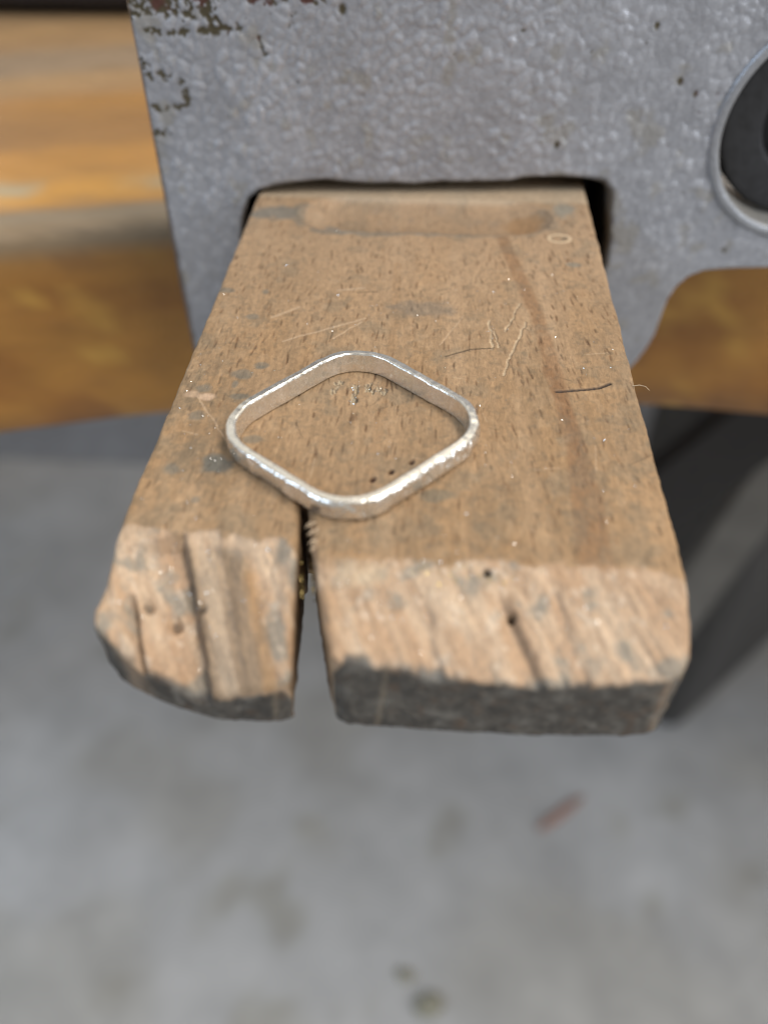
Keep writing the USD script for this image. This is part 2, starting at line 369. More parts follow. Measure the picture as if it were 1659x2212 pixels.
# ------------------------------------------------------------------ grey cast metal holder
holder = thing("pin_holder", (0, 10, -40), "grey hammertone cast metal holder with chipped paint gripping the wooden pin", "bench pin holder")
BOLT = (57.8, 9.3)
def to_plate(q):                             # (u, z, out) -> layout
    q = np.asarray(q, float)
    return rot(np.c_[q[:, 0], -q[:, 2], q[:, 1]])
def build_holder():
    r = np.random.default_rng(5)
    out = [(-39.3, 46), (-39.3, 20), (-39.5, 0), (-39.9, -15), (-39.8, -28), (-39.0, -35), (-35, -39), (33, -39), (36.6, -36), (38.9, -31.6), (40.3, -28.5), (41.3, -25.2), (41.6, -21.4), (41.9, -18.1), (42.8, -15.9), (44.3, -14.0), (46.5, -13.0), (50.3, -12.7), (57, -12.5), (80, -12.3), (84, -10), (85, -6), (85, 46), (82, 49), (-37, 49)]
    slot = [(-28.2, -12.9), (-28.0, -6.7), (-27.2, -3.6), (-26.2, -0.9), (-24.7, 0.3), (-22, 1.1), (-19, 1.5), (-14.8, 1.9), (-11, 1.45), (-7.8, 1.25), (-4, 1.3), (-0.8, 1.15), (2.5, 1.5), (6.2, 1.45), (10, 1.5), (13.2, 1.6), (15, 2.0), (17.3, 2.2), (21.4, 2.2), (25, 1.9), (27.2, 1.3), (28.1, 0.2), (28.4, -1.6), (28.9, -4.6), (29.5, -7.6), (29.6, -10.5), (29.5, -12.9)]
    poly = Polygon(out).buffer(0.5).buffer(-0.5).difference(Polygon(slot).buffer(0.15)).difference(Point(*BOLT).buffer(14.6, 64))
    poly = max(getattr(poly, "geoms", [poly]), key=lambda g: g.area)
    slotline = LineString(slot)
    # hammertone: one shallow dome per cell
    cells = np.stack(np.meshgrid(np.arange(-42, 88, 1.25), np.arange(-42, 52, 1.5)), -1).reshape(-1, 2)
    cells = cells + r.uniform(-0.75, 0.75, cells.shape)
    cells = cells[r.random(len(cells)) > 0.14]
    big = r.uniform(0.35, 1.1, len(cells))
    kt = cKDTree(cells * [1, 0.82])
    def hammer(x, y):
        wx = x + 0.5 * (N(x, y, s=0.9, seed=41) - 0.5); wy = y + 0.6 * (N(x, y, s=0.8, seed=42) - 0.5)
        d, i = kt.query(np.c_[wx, wy * 0.82], k=2)
        amp = 0.35 + 0.65 * sstep(-24, 8, y)
        amp = amp * (0.55 + 0.6 * sstep(0.3, 0.7, N(x, y, s=0.13, seed=46)))
        fine = 0.10 * (N(x, y, s=1.5, sy=0.9, seed=47, o=3) - 0.5)
        return (0.19 * sstep(-0.1, 0.9, d[:, 1] - d[:, 0]) * big[i[:, 0]] + 0.11 * (big[i[:, 0]] - 0.75)) * amp + fine, i[:, 0]
    def chips(x, y):
        w = N(x, y, s=0.55, seed=51, o=4); w2 = N(x, y, s=1.6, seed=52, o=3)
        top = sstep(0.0, 1.0, (y - 23.0) / 3.0) * (1 - sstep(-22, -2, x)) 
        m = sstep(0.50, 0.56, w * 0.55 + w2 * 0.45 + 0.26 * top - 0.205)
        tr = np.zeros_like(x)
        for line, wd in ((((-37.4, 22.3), (-32, 22.0), (-27.9, 22.3), (-25, 22.4)), 0.55), (((-37.8, 12.8), (-36, 12.6), (-33.4, 13.1)), 0.55), (((-33.4, 13.2), (-33.3, 15.8)), 0.5), (((-36.4, 17.1), (-35.6, 16.2)), 0.6),
                         (((-38.4, 18.2), (-37.8, 16.8)), 0.6), (((-39.2, 9.1), (-36.8, 9.0)), 0.45), (((-38.9, 24.2), (-36, 25.0), (-31, 24.3)), 0.8), (((-29.5, 26), (-28.4, 22.4)), 1.1), (((-22.5, 21), (-21.7, 19.4)), 0.4)):
            dd = shapely.distance(shapely.points(np.c_[x, y]), LineString(line))
            tr = np.maximum(tr, sstep(-0.02, 0.05, N(x, y, s=1.7, seed=53, o=4) - 0.40 - 0.16 * (dd / wd) ** 1.3 + 0.10 * (N(x, y, s=0.5, seed=54) - 0.5)))
        # a few single pits to the right
        for (px, py, pr) in ((35.3, 15.7, 0.5), (37.8, 14.1, 0.4), (19.5, 7.2, 0.5), (30.5, 22.5, 0.45), (-11, 24.6, 0.6)):
            tr = np.maximum(tr, 1 - sstep(0.6, 1.1, np.hypot(x - px, (y - py) * 0.75) / pr))
        return np.maximum(m, tr)
    def top(x, y, d):
        h, _ = hammer(x, y)
        c = chips(x, y)
        R = 0.7
        k = np.clip((R - d) / R, 0, 0.999)
        return h * (1 - c) * sstep(0, 1.5, d) - 0.12 * c - R * (1 - np.sqrt(1 - k ** 2)) + 0.5 * (N(x, y, s=0.05, seed=44) - 0.5)
    def wall(x, y, t, zt, nx, ny):
        return 0.25 * (N(x, y, t * 20, s=0.6, seed=45) - 0.5), zt + (-19.0 - zt) * t
    v, f, kind, t = slab(poly, 0.30, 0.30, top, -19.0, 10, wall, r)
    x, y, z = v.T
    _, ci = hammer(x, y)
    c = np.tile([0.345, 0.35, 0.375], (len(v), 1))
    h, _ = hammer(x, y)
    tone = r.uniform(0.92, 1.08, len(cells))[ci]
    c *= (tone * (0.80 + 0.4 * N(x, y, s=0.12, seed=61)) * (0.86 + 0.14 * sstep(0.0, 0.12, h)))[:, None]
    c = mixc(c, (0.27, 0.25, 0.21), sstep(0.60, 0.72, N(x, y, s=0.35, seed=62)) * 0.5)
    ch = chips(x, y)
    olive = np.array([0.075, 0.062, 0.036])
    cc = np.tile(olive, (len(v), 1))
    cc = mixc(cc, (0.085, 0.036, 0.028), sstep(0.52, 0.64, N(x, y, s=0.4, seed=63) - 0.1 + 0.3 * sstep(23.5, 27, y) * (1 - sstep(-12, -4, x)) * sstep(-34, -30, x)))
    c = c * (1 - ch[:, None]) + cc * ch[:, None]
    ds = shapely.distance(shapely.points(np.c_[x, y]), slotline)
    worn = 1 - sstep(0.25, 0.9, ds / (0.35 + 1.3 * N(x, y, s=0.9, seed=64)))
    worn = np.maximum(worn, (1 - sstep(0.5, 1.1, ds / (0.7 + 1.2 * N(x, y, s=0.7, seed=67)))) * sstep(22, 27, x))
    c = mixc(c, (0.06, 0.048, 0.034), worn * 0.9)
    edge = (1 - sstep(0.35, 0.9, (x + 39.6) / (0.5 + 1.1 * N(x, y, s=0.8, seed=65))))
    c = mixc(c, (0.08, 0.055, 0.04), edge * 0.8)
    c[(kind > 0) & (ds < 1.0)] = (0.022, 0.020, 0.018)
    P = to_plate(np.c_[x, y, z])
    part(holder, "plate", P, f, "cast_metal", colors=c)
    v2, f2 = rbox((-31, 19.6, -17), (31, 22.0, 4), 0.8)
    part(holder, "slot_blocker", rot(v2), f2, "dark_bar", smooth=30)  # dark block added behind the slot to keep its gap black
    # raised lip round the bolt hole, then the bolt head sunk in it
    cu = to_plate([[BOLT[0], BOLT[1], 0]])[0]
    ca, sa = math.cos(TH), math.sin(TH)
    au, av, aw = np.array([ca, sa, 0]), np.array([0, 0, 1.0]), np.array([sa, -ca, 0])
    prof = [(16.6, -1.2), (16.4, 0.25), (16.0, 0.55), (15.5, 0.62), (15.0, 0.45), (14.75, 0.1), (14.6, -0.6), (14.5, -4.0), (14.4, -9)]
    v, f = lathe(prof[::-1], 128, cu, au, av, aw)
    a = np.arctan2((v - cu) @ av, (v - cu) @ au)
    rr = np.hypot((v - cu) @ av, (v - cu) @ au)
    v = v + ((0.18 * (N(a * 6, rr, s=1.0, seed=70) - 0.5)))[:, None] * aw
    c = np.tile([0.27, 0.275, 0.29], (len(v), 1)) * (0.85 + 0.3 * N(a * 8, rr, s=0.8, seed=71))[:, None]
    c = mixc(c, (0.32, 0.30, 0.26), (rr < 14.9) * 0.6)
    part(holder, "bolt_rim", v, f, "cast_metal", colors=c)
    b = part(holder, "bolt", *lathe([(0, -11), (7.2, -11), (7.35, -4.2), (7.7, -3.5), (8.2, -3.25), (12.6, -3.1), (13.3, -3.3), (13.7, -3.9), (13.8, -10)][::-1], 96, cu, au, av, aw), "black_steel", smooth=35)
build_holder()

# ------------------------------------------------------------------ wooden bench pin
pin = thing("bench_pin", (0, -35, -12), "worn beech bench pin with sawn slot and whittled front in the grey holder", "bench pin")
T_PIN = 12.7
SLOT = [(-9.6, -66.2), (-9.2, -67.0), (-8.8, -71), (-8.5, -75), (-8.3, -79), (-8.25, -82.2), (-8.3, -84.5), (-4.0, -84.5), (-4.5, -83.5), (-5.0, -82), (-5.7, -80), (-6.6, -76), (-7.3, -73), (-7.9, -70), (-8.45, -67.5), (-8.9, -66.3)]
def pin_poly():
    o = [(-24.85, 16), (-25.0, -20), (-25.0, -60), (-25.1, -77.5), (-25.3, -80.2), (-25.0, -81.4), (-23.6, -82.6), (-20.5, -83.4), (-15, -83.9), (-9.6, -83.9), (-8.9, -83.6), (-7.2, -83.2), (-4.8, -83.3), (-3.6, -83.9), (5, -83.9), (14, -83.8), (22.6, -83.4), (24.0, -82.7), (24.8, -81.4), (25.05, -79.5), (25.1, -74), (25.0, -40), (25.0, 16)]
    p = Polygon(o).buffer(-0.35).buffer(0.7).buffer(-0.35).difference(Polygon(SLOT))
    p = max(getattr(p, "geoms", [p]), key=lambda g: g.area)
    # uneven worn outline
    q = []
    L = p.exterior.length; n = int(L / 0.5)
    for k in range(n):
        q.append(p.exterior.interpolate(k * L / n).coords[0])
    q = np.array(q)
    j = 0.22 * (N(q[:, 0], q[:, 1], s=0.25, seed=80) - 0.5) + 0.16 * (N(q[:, 0], q[:, 1], s=1.1, seed=81) - 0.5)
    tg = np.roll(q, -1, 0) - np.roll(q, 1, 0); nn = np.c_[tg[:, 1], -tg[:, 0]] / np.linalg.norm(tg, axis=1, keepdims=True)
    return Polygon(q + nn * j[:, None]).buffer(0)

def valley(x, y, a, b, w_left, w_right, depth, fade=1.5):
    """A carved cut along a -> b: falls on the left side within w_left, climbs out slowly within w_right."""
    a, b = np.array(a, float), np.array(b, float); d = b - a; L = np.linalg.norm(d); d /= L
    s = (x - a[0]) * d[0] + (y - a[1]) * d[1]; o = (x - a[0]) * -d[1] + (y - a[1]) * d[0] + 0.9 * (N(x, y, s=0.35, seed=86) - 0.5) + 0.35 * (N(x, y, s=1.4, seed=87) - 0.5)     # o > 0 on the side left of the direction of travel
    prof = np.where(o > 0, 1 - sstep(0, w_left, o), 1 - np.clip(-o / w_right, 0, 1))
    return depth * prof * sstep(-0.2, fade, s) * (1 - sstep(L, L + 1.5, s))

def pin_top(x, y, d):
    w1 = N(x, y, s=0.35, sy=0.12, seed=90); w2 = N(x, y, s=1.4, sy=0.8, seed=91)
    z = 0.10 * (w1 - 0.5) + 0.06 * (w2 - 0.5)
    # scooped hollow at the back
    ex = np.maximum(np.abs(x - 0.6) - 11.5, 0) / 7.2; ey = (y + 7.3) / 5.6
    bowl = np.clip(1 - ex ** 2 - ey ** 2, 0, 1)
    z -= 2.2 * bowl ** 0.8
    # whittled front
    left = x < -6.8
    brk = np.where(left, -72.0 - 0.06 * (x + 25) + 2.8 * (N(x, y * 0.5, s=0.5, seed=92, o=4) - 0.5), -74.3 + 2.2 * (N(x, y * 0.5, s=0.5, seed=93, o=4) - 0.5) + 0.02 * (x - 10))
    run = np.maximum(brk - y, 0)
    tgt = np.where(left, np.interp(x, [-25, -21.5, -17, -14, -9], [2.6, 5.6, 8.4, 8.0, 6.4]), np.interp(x, [-5, -2, 6, 14, 25], [2.2, 2.6, 3.9, 4.3, 3.3]))
    span = np.maximum(brk + 83.9, 4.0)
    q = np.clip(run / span, 0, 1.2)
    diag = N(x + 0.55 * y, y, s=0.55, sy=0.09, seed=94)
    fine = N(x + 0.55 * y, y, s=2.2, sy=0.40, seed=95)
    cz = -tgt * (0.8 * q + 0.2 * q ** 2) + sstep(0, 2.5, run) * (0.85 * (diag - 0.5) + 0.28 * (fine - 0.5) + 0.55 * (N(x, y, s=0.6, seed=89, o=4) - 0.5))
    # carved strokes running down the slope
    cz -= valley(x, y, (-19.2, -72.4), (-15.2, -84.5), 0.4, 6.4, 2.0, 0.7)
    cz -= valley(x, y, (-22.8, -77.6), (-20.6, -84.5), 0.35, 1.2, 0.8)
    cz -= valley(x, y, (9.0, -76.6), (12.9, -84.5), 0.9, 1.9, 0.95, 2.5)
    cz -= valley(x, y, (2.4, -76.9), (4.6, -84.5), 0.8, 1.8, 0.5, 2.5)
    cz -= valley(x, y, (13.0, -75.8), (17.0, -84.5), 0.8, 2.4, 0.55, 2.5)
    z = np.where(run > 0, z + cz, z)
    # pits
    for px, py, pr, pd in ((10.4, -78.7, 0.42, 1.2), (8.2, -75.2, 0.4, 0.8), (-21.4, -78.3, 0.7, 0.6), (-19.0, -78.9, 0.7, 0.7), (-16.6, -78.0, 0.5, 0.5)):
        z -= pd * (1 - sstep(0.35, 1.1, np.hypot(x - px, y - py) / pr))
    # rounded, worn edges: wide at the slot
    inslot = (np.abs(x + 7.5) < 3.0) & (y < -66)
    R = np.where(inslot, 0.9, 0.55) * (0.6 + 0.9 * N(x, y, s=0.5, seed=96)) + 0.9 * sstep(-68, -78, y) * (x < -20)
    k = np.clip((R - d) / R, 0, 0.999)
    return z - R * (1 - np.sqrt(1 - k ** 2)) * (0.9 - 0.45 * (y < -83))

def pin_wall(x, y, t, zt, nx, ny):
    zb = -T_PIN + 0.5 * (N(x, y, s=0.15, seed=97) - 0.5) + (4.6 * np.clip((-14.5 - x) / 10.5, 0, 1) ** 1.6 + 0.5 * np.clip((x - 21) / 4, 0, 1) ** 2) * sstep(-70, -80, y)
    z = zt + (zb - zt) * t
    r = 0.34 * (N(x, z, y, s=0.8, seed=98, o=4) - 0.45) + 0.16 * (N(x, z, y, s=4.0, seed=99) - 0.5)
    r = r + 0.32 * sstep(0.1, 0.9, t) * ((np.abs(x + 8.4) < 0.6) & (y > -83.2) & (y < -69))
    r = r * sstep(0, 0.12, t) + 0.5 * sstep(0.88, 1.0, t) ** 2
    return r, z

def build_pin():
    r = np.random.default_rng(7)
    poly = pin_poly()
    v, f, kind, t = slab(poly, 0.145, 0.16, pin_top, -T_PIN, 36, pin_wall, r)
    x, y, z = v.T.copy()
    # ---- colour of the wood itself
    ring = N(x + 0.02 * y, y, s=0.35, sy=0.012, seed=101, o=3)
    c = np.tile([0.330, 0.212, 0.118], (len(v), 1))
    c = mixc(c, (0.385, 0.255, 0.150), sstep(0.40, 0.62, ring) * 0.8)
    c = mixc(c, (0.27, 0.170, 0.090), sstep(0.48, 0.68, N(x, y, s=0.16, sy=0.05, seed=102)) * 0.6)
    c = mixc(c, (0.36, 0.215, 0.105), sstep(0.50, 0.68, N(x, y, s=0.22, sy=0.07, seed=103)) * 0.5)
    c *= (0.84 + 0.32 * N(x, y, s=3.2, sy=0.35, seed=104, o=3))[:, None]
    c = mixc(c, (0.44, 0.300, 0.190), sstep(0.0, 1.0, (y + 50) / 45) * 0.5)                      # paler towards the holder
    topm = (kind == 0) & (y > -74)
    P2 = np.c_[x, y]
    tops = np.where(kind == 0)[0]
    tree = cKDTree(P2[tops])
    dz = np.zeros(len(v))
    def paint(line, w, col, a=1.0, sink=0.0):
        i, m = stroke(tree, P2[tops], line, w)
        if len(i) == 0: return
        j = tops[i]
        mm = np.clip(m * a * 1.4, 0, a)
        c[j] = c[j] * (1 - mm[:, None]) + np.asarray(col) * mm[:, None]
        dz[j] -= sink * m
    # broad dark growth line on the right
    paint([(11.8, -14), (13.5, -24), (15.2, -34), (16.4, -46), (17.2, -58), (17.0, -74)], 1.1, (0.25, 0.125, 0.055), 0.55)
    paint([(15.5, -45), (17.6, -56), (18.6, -66), (18.4, -75)], 0.8, (0.25, 0.125, 0.055), 0.5)
    paint([(-2.4, -22), (-2.0, -40), (-2.6, -60), (-3.4, -74)], 0.7, (0.30, 0.17, 0.08), 0.3)
    # dark pores and flecks of the beech: short, pointed, along the grain
    for k in range(980):
        fx, fy = r.uniform(-24.5, 24.5), r.uniform(-76, 0)
        L = r.uniform(0.8, 1.7) * (1.6 if r.random() < 0.25 else 1.0)
        tilt = 0.09 * L * r.normal() + 0.12 * L * (fx > 8)
        shade = r.uniform(0.4, 1.0); al = r.uniform(0.12, 0.62) * (0.55 + 0.9 * float(N(np.array([fx]), np.array([fy]), s=0.12, sy=0.05, seed=105)[0])); w = r.uniform(0.08, 0.15)
        col = (0.15 * shade + 0.05, 0.070 * shade + 0.03, 0.032 * shade + 0.014)
        paint([(fx, fy), (fx + tilt, fy - L)], w * 0.75, col, al * 0.8, 0.03)
        paint([(fx + 0.25 * tilt, fy - 0.25 * L), (fx + 0.75 * tilt, fy - 0.75 * L)], w * 1.15, col, al, 0.03)
    # grime: grey smudges and fine dark speckle, heavier at the left edge and near the front
    heavy = sstep(-14, -24, x) * sstep(-25, -52, y) * 0.10 + sstep(-40, -66, y) * 0.03 + 0.02 * sstep(-60, -72, y)
    g = sstep(0.565, 0.70, N(x, y, s=0.30, seed=111, o=4) + heavy)
    c = mixc(c, (0.19, 0.160, 0.115), g * 0.30 * topm)
    g2 = sstep(0.60, 0.68, N(x, y, s=1.6, seed=112, o=3) + heavy * 0.9)
    c = mixc(c, (0.13, 0.11, 0.08), g2 * 0.24 * topm)
    g3 = sstep(0.60, 0.70, N(x, y, s=0.8, sy=0.5, seed=113, o=3) + 0.6 * heavy)
    c = mixc(c, (0.46, 0.33, 0.21), g3 * 0.16 * topm)
    def blot(px, py, rx, ry, col, a, seed):
        q = np.hypot((x - px) / rx, (y - py) / ry) + 1.1 * (N(x, y, s=0.7, seed=seed, o=4) - 0.5)
        nonlocal c
        c = mixc(c, col, (1 - sstep(0.55, 1.1, q)) * a * (kind == 0))
    blot(-17.9, -63.2, 1.7, 1.5, (0.10, 0.098, 0.088), 0.85, 120)          # dark spot beside the ring
    blot(3.6, -66.3, 2.2, 0.9, (0.16, 0.145, 0.11), 0.6, 121)
    blot(1.0, -33.0, 4.5, 2.2, (0.20, 0.165, 0.13), 0.55, 122)             # grey smear behind the ring
    blot(21.0, -20.8, 1.3, 0.7, (0.22, 0.20, 0.16), 0.75, 123)
    blot(-21.2, -7.5, 5.0, 2.4, (0.19, 0.185, 0.165), 0.75, 124)           # hollow: grey left end
    blot(-12.6, -8.8, 1.7, 1.9, (0.20, 0.195, 0.175), 0.85, 125)
    blot(-16.0, -6.8, 2.6, 2.8, (0.46, 0.33, 0.22), 0.6, 126)
    blot(15.6, -6.6, 3.4, 2.6, (0.36, 0.19, 0.075), 0.7, 127)            # orange right end
    blot(21.2, -4.4, 2.2, 2.8, (0.26, 0.255, 0.22), 0.7, 128)
    q = np.maximum(np.abs(x - 0.6) - 11.5, 0) / 7.2
    q = np.sqrt(q ** 2 + ((y + 7.3) / 5.6) ** 2) + 0.5 * (N(x, y, s=0.6, seed=119) - 0.5)
    c = mixc(c, (0.20, 0.175, 0.14), (1 - sstep(0.06, 0.22, np.abs(q - 1.0))) * (0.65 - 0.3 * sstep(2, 14, x)) * (y < -4) * (kind == 0))
    c = mixc(c, (0.30, 0.20, 0.125), (1 - sstep(0.7, 1.0, q)) * 0.28 * (kind == 0))
    c = mixc(c, (0.50, 0.40, 0.29), sstep(-2.6, -1.6, y) * (y < 4) * 0.55 * (kind == 0))
    for k in range(26):
        blot(r.uniform(-14, 13), -12.2 + r.normal() * 0.7, r.uniform(0.5, 1.6), 0.6, (0.24, 0.22, 0.19), 0.6, 130 + k)
    for k in range(18):
        blot(r.uniform(-12, 12), r.uniform(-9, -3), r.uniform(0.5, 1.2), 0.7, (0.30, 0.215, 0.145), 0.5, 160 + k)
    blot(-23.0, -52.0, 1.0, 0.8, (0.46, 0.32, 0.22), 0.7, 190)             # pale nicks on the left edge
    blot(-21.4, -52.4, 1.2, 0.8, (0.50, 0.35, 0.25), 0.8, 191)
    for k in range(15):
        blot(r.uniform(-24, -15), r.uniform(-72, -28), r.uniform(0.4, 1.6), r.uniform(0.4, 1.2), (0.17, 0.16, 0.135), 0.6, 200 + k)
    pale, dark = (0.48, 0.36, 0.24), (0.09, 0.058, 0.034)
    def scratch(line, w=0.2, sink=0.12):
        l = np.array(line, float)
        paint(l + [0.10, 0.04], w * 0.7, dark, 0.42, 0.0); 
        for a, b in zip(l[:-1], l[1:]):
            paint([a - [0.03, 0], b - [0.03, 0]], w * r.uniform(0.5, 0.95), pale, r.uniform(0.55, 1.0), sink * 0.7)
    def wig(a, b, n=9, s=0.18):
        q = np.linspace(a, b, n); q[1:-1] += r.normal(0, s * 0.45, (n - 2, 2)); return q
    scratch(wig((9.4, -35.3), (9.5, -41.5)), 0.22); scratch(wig((9.9, -37.5), (10.3, -41.0)), 0.16)
    scratch(wig((13.3, -31.2), (11.2, -37.6)), 0.2); scratch(wig((13.7, -35.4), (11.6, -42.5)), 0.22); scratch(wig((11.6, -42.5), (10.7, -46.5)), 0.24)
    paint([(16.3, -49.2), (17.8, -48.9), (19.4, -48.6), (21.0, -48.2), (22.2, -47.4)], 0.24, (0.045, 0.022, 0.012), 1.0, 0.25)
    for a, b, w in (((-14.8, -41.2), (-5.6, -35.6), 0.30), ((-9.0, -40.3), (-6.0, -36.4), 0.2), ((-9.6, -29.2), (-6.4, -28.4), 0.45), ((-22.9, -51.7), (-19.2, -57.2), 0.16), ((-19.2, -57.2), (-17.9, -59.4), 0.12), ((-17, -36), (-14, -33.5), 0.4), ((3.5, -41), (6.3, -34.2), 0.12), ((19.4, -58), (19.0, -62), 0.1), ((13, -62), (15.6, -61.7), 0.1)):
        paint(wig(a, b, 6, 0.1), w * 0.7, (0.46, 0.33, 0.22), 0.6, 0.03)
    for k in range(30):
        a = np.array([r.uniform(-23, 23), r.uniform(-72, -16)]); th = r.uniform(-0.9, 0.9) + (0.9 if r.random() < 0.5 else 2.3); L = r.uniform(0.8, 3.2)
        paint([a, a + L * np.array([math.cos(th), math.sin(th)])], r.uniform(0.08, 0.14), pale if r.random() < 0.6 else dark, r.uniform(0.2, 0.45), 0.02)
    paint([(4.2, -43.2), (7.0, -41.6), (9.5, -41.2)], 0.16, dark, 0.7, 0.05)
    paint([(-7.2, -29.6), (-4.6, -29.2)], 0.14, dark, 0.6)
    # ring mark with a dark dot near the back right corner
    a = np.linspace(0, 2 * np.pi, 30)
    paint(np.c_[19.7 + 1.5 * np.cos(a), -13.4 + 1.15 * np.sin(a)], 0.24, (0.60, 0.45, 0.30), 0.9); paint([(20.2, -13.4), (20.6, -13.2)], 0.35, (0.12, 0.10, 0.07), 0.9, 0.1); paint(np.c_[19.3 + 0.8 * np.cos(a), -13.5 + 0.7 * np.sin(a)], 0.12, (0.25, 0.2, 0.13), 0.7)
    # torn grooves and pin holes inside the ring
    for bx, by, sx, sy, n in ((-5.5, -50.8, 0.28, 1.5, 34), (-4.1, -49.5, 0.3, 0.7, 16), (-2.9, -49.9, 0.8, 0.45, 18), (-7.6, -49.6, 0.9, 1.0, 12)):
        for k in range(n):
            px, py = bx + sx * r.uniform(-1, 1), by + sy * r.uniform(-1, 1)
            q = np.array([(px, py), (px + r.normal(0, 0.10), py - r.uniform(0.15, 0.6))])
            paint(q + [0.08, 0.05], 0.13, dark, 0.6, 0.0); paint(q, r.uniform(0.08, 0.16), (0.50, 0.41, 0.29), r.uniform(0.4, 0.85), 0.14)
    for px, py, pw in ((-2.5, -64.4, 0.30), (-0.8, -63.2, 0.26), (1.1, -61.7, 0.24)):
        paint([(px - 0.05, py - 0.12), (px + 0.08, py + 0.14)], pw, (0.07, 0.025, 0.012), 1.0, 0.45)
    # ---- the whittled front: paler fresh cuts, greyed hollows
    brk = np.where(x < -6.8, -72.0 - 0.06 * (x + 25) + 2.8 * (N(x, y * 0.5, s=0.5, seed=92, o=4) - 0.5), -74.3 + 2.2 * (N(x, y * 0.5, s=0.5, seed=93, o=4) - 0.5))
    run = brk - y + 1.0 * (N(x, y, s=1.2, seed=240) - 0.5)
    cut = sstep(-0.2, 0.5 + 1.6 * sstep(4, -6, x) * (x > -6.8), run)
    cc = np.tile([0.410, 0.272, 0.172], (len(v), 1))
    dg = N(x + 0.55 * y, y, s=0.6, sy=0.16, seed=241)
    cc = mixc(cc, (0.50, 0.38, 0.275), sstep(0.40, 0.68, dg) * 0.7)
    cc = mixc(cc, (0.37, 0.215, 0.115), sstep(0.50, 0.70, N(x + 0.55 * y, y, s=0.45, sy=0.16, seed=242)) * 0.45)
    cc = mixc(cc, (0.27, 0.235, 0.19), sstep(0.52, 0.68, N(x, y, s=0.5, seed=243, o=4)) * 0.85)
    cc = mixc(cc, (0.55, 0.45, 0.36), sstep(0.62, 0.72, N(x, y, s=1.3, seed=246, o=3)) * 0.45)
    cc *= (0.84 + 0.32 * N(x + 0.55 * y, y, s=3.0, sy=0.5, seed=247))[:, None]
    c = c * (1 - cut[:, None]) + cc * cut[:, None]
    # scooped facet on the left finger: browner, fibrous
    lx = -19.2 + (-72.4 - y) * 0.333
    fac = sstep(-0.1, 0.35, x - lx) * (1 - sstep(4.4, 6.4, x - lx + 1.5 * (N(x, y, s=0.5, seed=245) - 0.5))) * sstep(0.0, 1.2, -72.9 - y) * (x < -6.8)
    fib = N(x + 0.36 * y, y, s=1.6, sy=0.10, seed=244, o=4)
    fc = np.array([0.27, 0.185, 0.115]) * (0.55 + 0.9 * fib)[:, None]
    fc = mixc(fc, (0.46, 0.35, 0.25), (1 - sstep(0.3, 1.5, np.abs(x - lx - 1.9 + 1.6 * (fib - 0.5)))) * 0.75)
    c = c * (1 - fac[:, None] * 0.9) + fc * fac[:, None] * 0.9
    orange = (1 - sstep(0.1, 0.9, np.abs(x - lx - 5.6 + 1.2 * (fib - 0.5)))) * sstep(1.0, 3.0, -72.9 - y) * (x < -6.8)
    c = mixc(c, (0.42, 0.22, 0.075), orange * 0.5)
    c = mixc(c, (0.33, 0.19, 0.095), sstep(-2.4, -5.4, x + 1.2 * (N(x, y, s=0.6, seed=248) - 0.5)) * (x > -6.8) * cut * sstep(-76, -79, y) * 0.6)
    c = mixc(c, (0.50, 0.38, 0.26), (1 - sstep(0.4, 1.2, np.hypot((x + 2.6) / 2.6, (y + 75.8) / 1.6))) * cut * 0.7)
    for px, py, pr in ((10.4, -78.7, 0.42), (8.2, -75.2, 0.45), (-21.4, -78.3, 0.5), (-19.0, -78.9, 0.5), (-16.6, -78.0, 0.35)):
        m = 1 - sstep(0.5, 1.0, np.hypot(x - px, y - py) / pr)
        c = mixc(c, (0.035, 0.022, 0.015), m * (0.95 if px > 0 else 0.6))
    for a, b, wd, al in (((10.2, -78.6), (12.9, -84), 0.4, 0.5), ((-22.6, -78), (-20.6, -84), 0.28, 0.6), ((-19.1, -73), (-15.3, -84), 0.3, 0.5)):
        paint(wig(a, b, 8, 0.1), wd, (0.16, 0.10, 0.06), al)
    # ---- sides and the grimy end face
    wallm = kind > 0
    sc = np.tile([0.40, 0.27, 0.16], (len(v), 1)) * (0.7 + 0.6 * N(y, z, s=0.5, sy=1.5, seed=250))[:, None]
    endf = sstep(-81.2, -82.6, y) * (1 - (np.abs(x + 6.5) < 2.0) * 0.85)
    grime = np.tile([0.105, 0.093, 0.080], (len(v), 1)) * (0.30 + 1.4 * N(x, z, s=2.6, seed=251, o=4))[:, None]
    grime = mixc(grime, (0.20, 0.185, 0.165), sstep(0.5, 0.72, N(x + 0.4 * z, z, s=0.9, seed=252, o=5)) * 0.6)
    grime = mixc(grime, (0.05, 0.044, 0.038), sstep(0.5, 0.7, N(x, z, s=0.7, seed=257, o=4)) * 0.6)
    grime = mixc(grime, (0.13, 0.08, 0.05), sstep(0.58, 0.74, N(x, z, s=1.0, seed=253)) * 0.5)
    for gx, ga in ((-4.3, 0.45), (0.4, 0.25), (-8.8, 0.3)):
        grime = mixc(grime, (0.36, 0.28, 0.19), (1 - sstep(0.05, 0.5, np.abs(x - gx - 0.10 * z + 0.5 * (N(x, z, s=0.9, seed=256) - 0.5)))) * ga)
    topz = np.where(x < -6.8, -np.interp(x, [-25, -21.5, -17, -15.2, -14.6, -9, -8], [2.6, 5.4, 8.2, 8.6, 9.2, 7.4, 9.5]), -np.interp(x, [-5.4, -4.4, -3.4, 2, 6, 14, 25], [9, 4.5, 2.3, 3.0, 4.0, 4.7, 3.6]))
    topz = topz + 1.3 * (N(x, y * 0, s=0.55, seed=254, o=4) - 0.5) + 0.7 * (N(x, z, s=2.2, sy=0.8, seed=255, o=3) - 0.5)
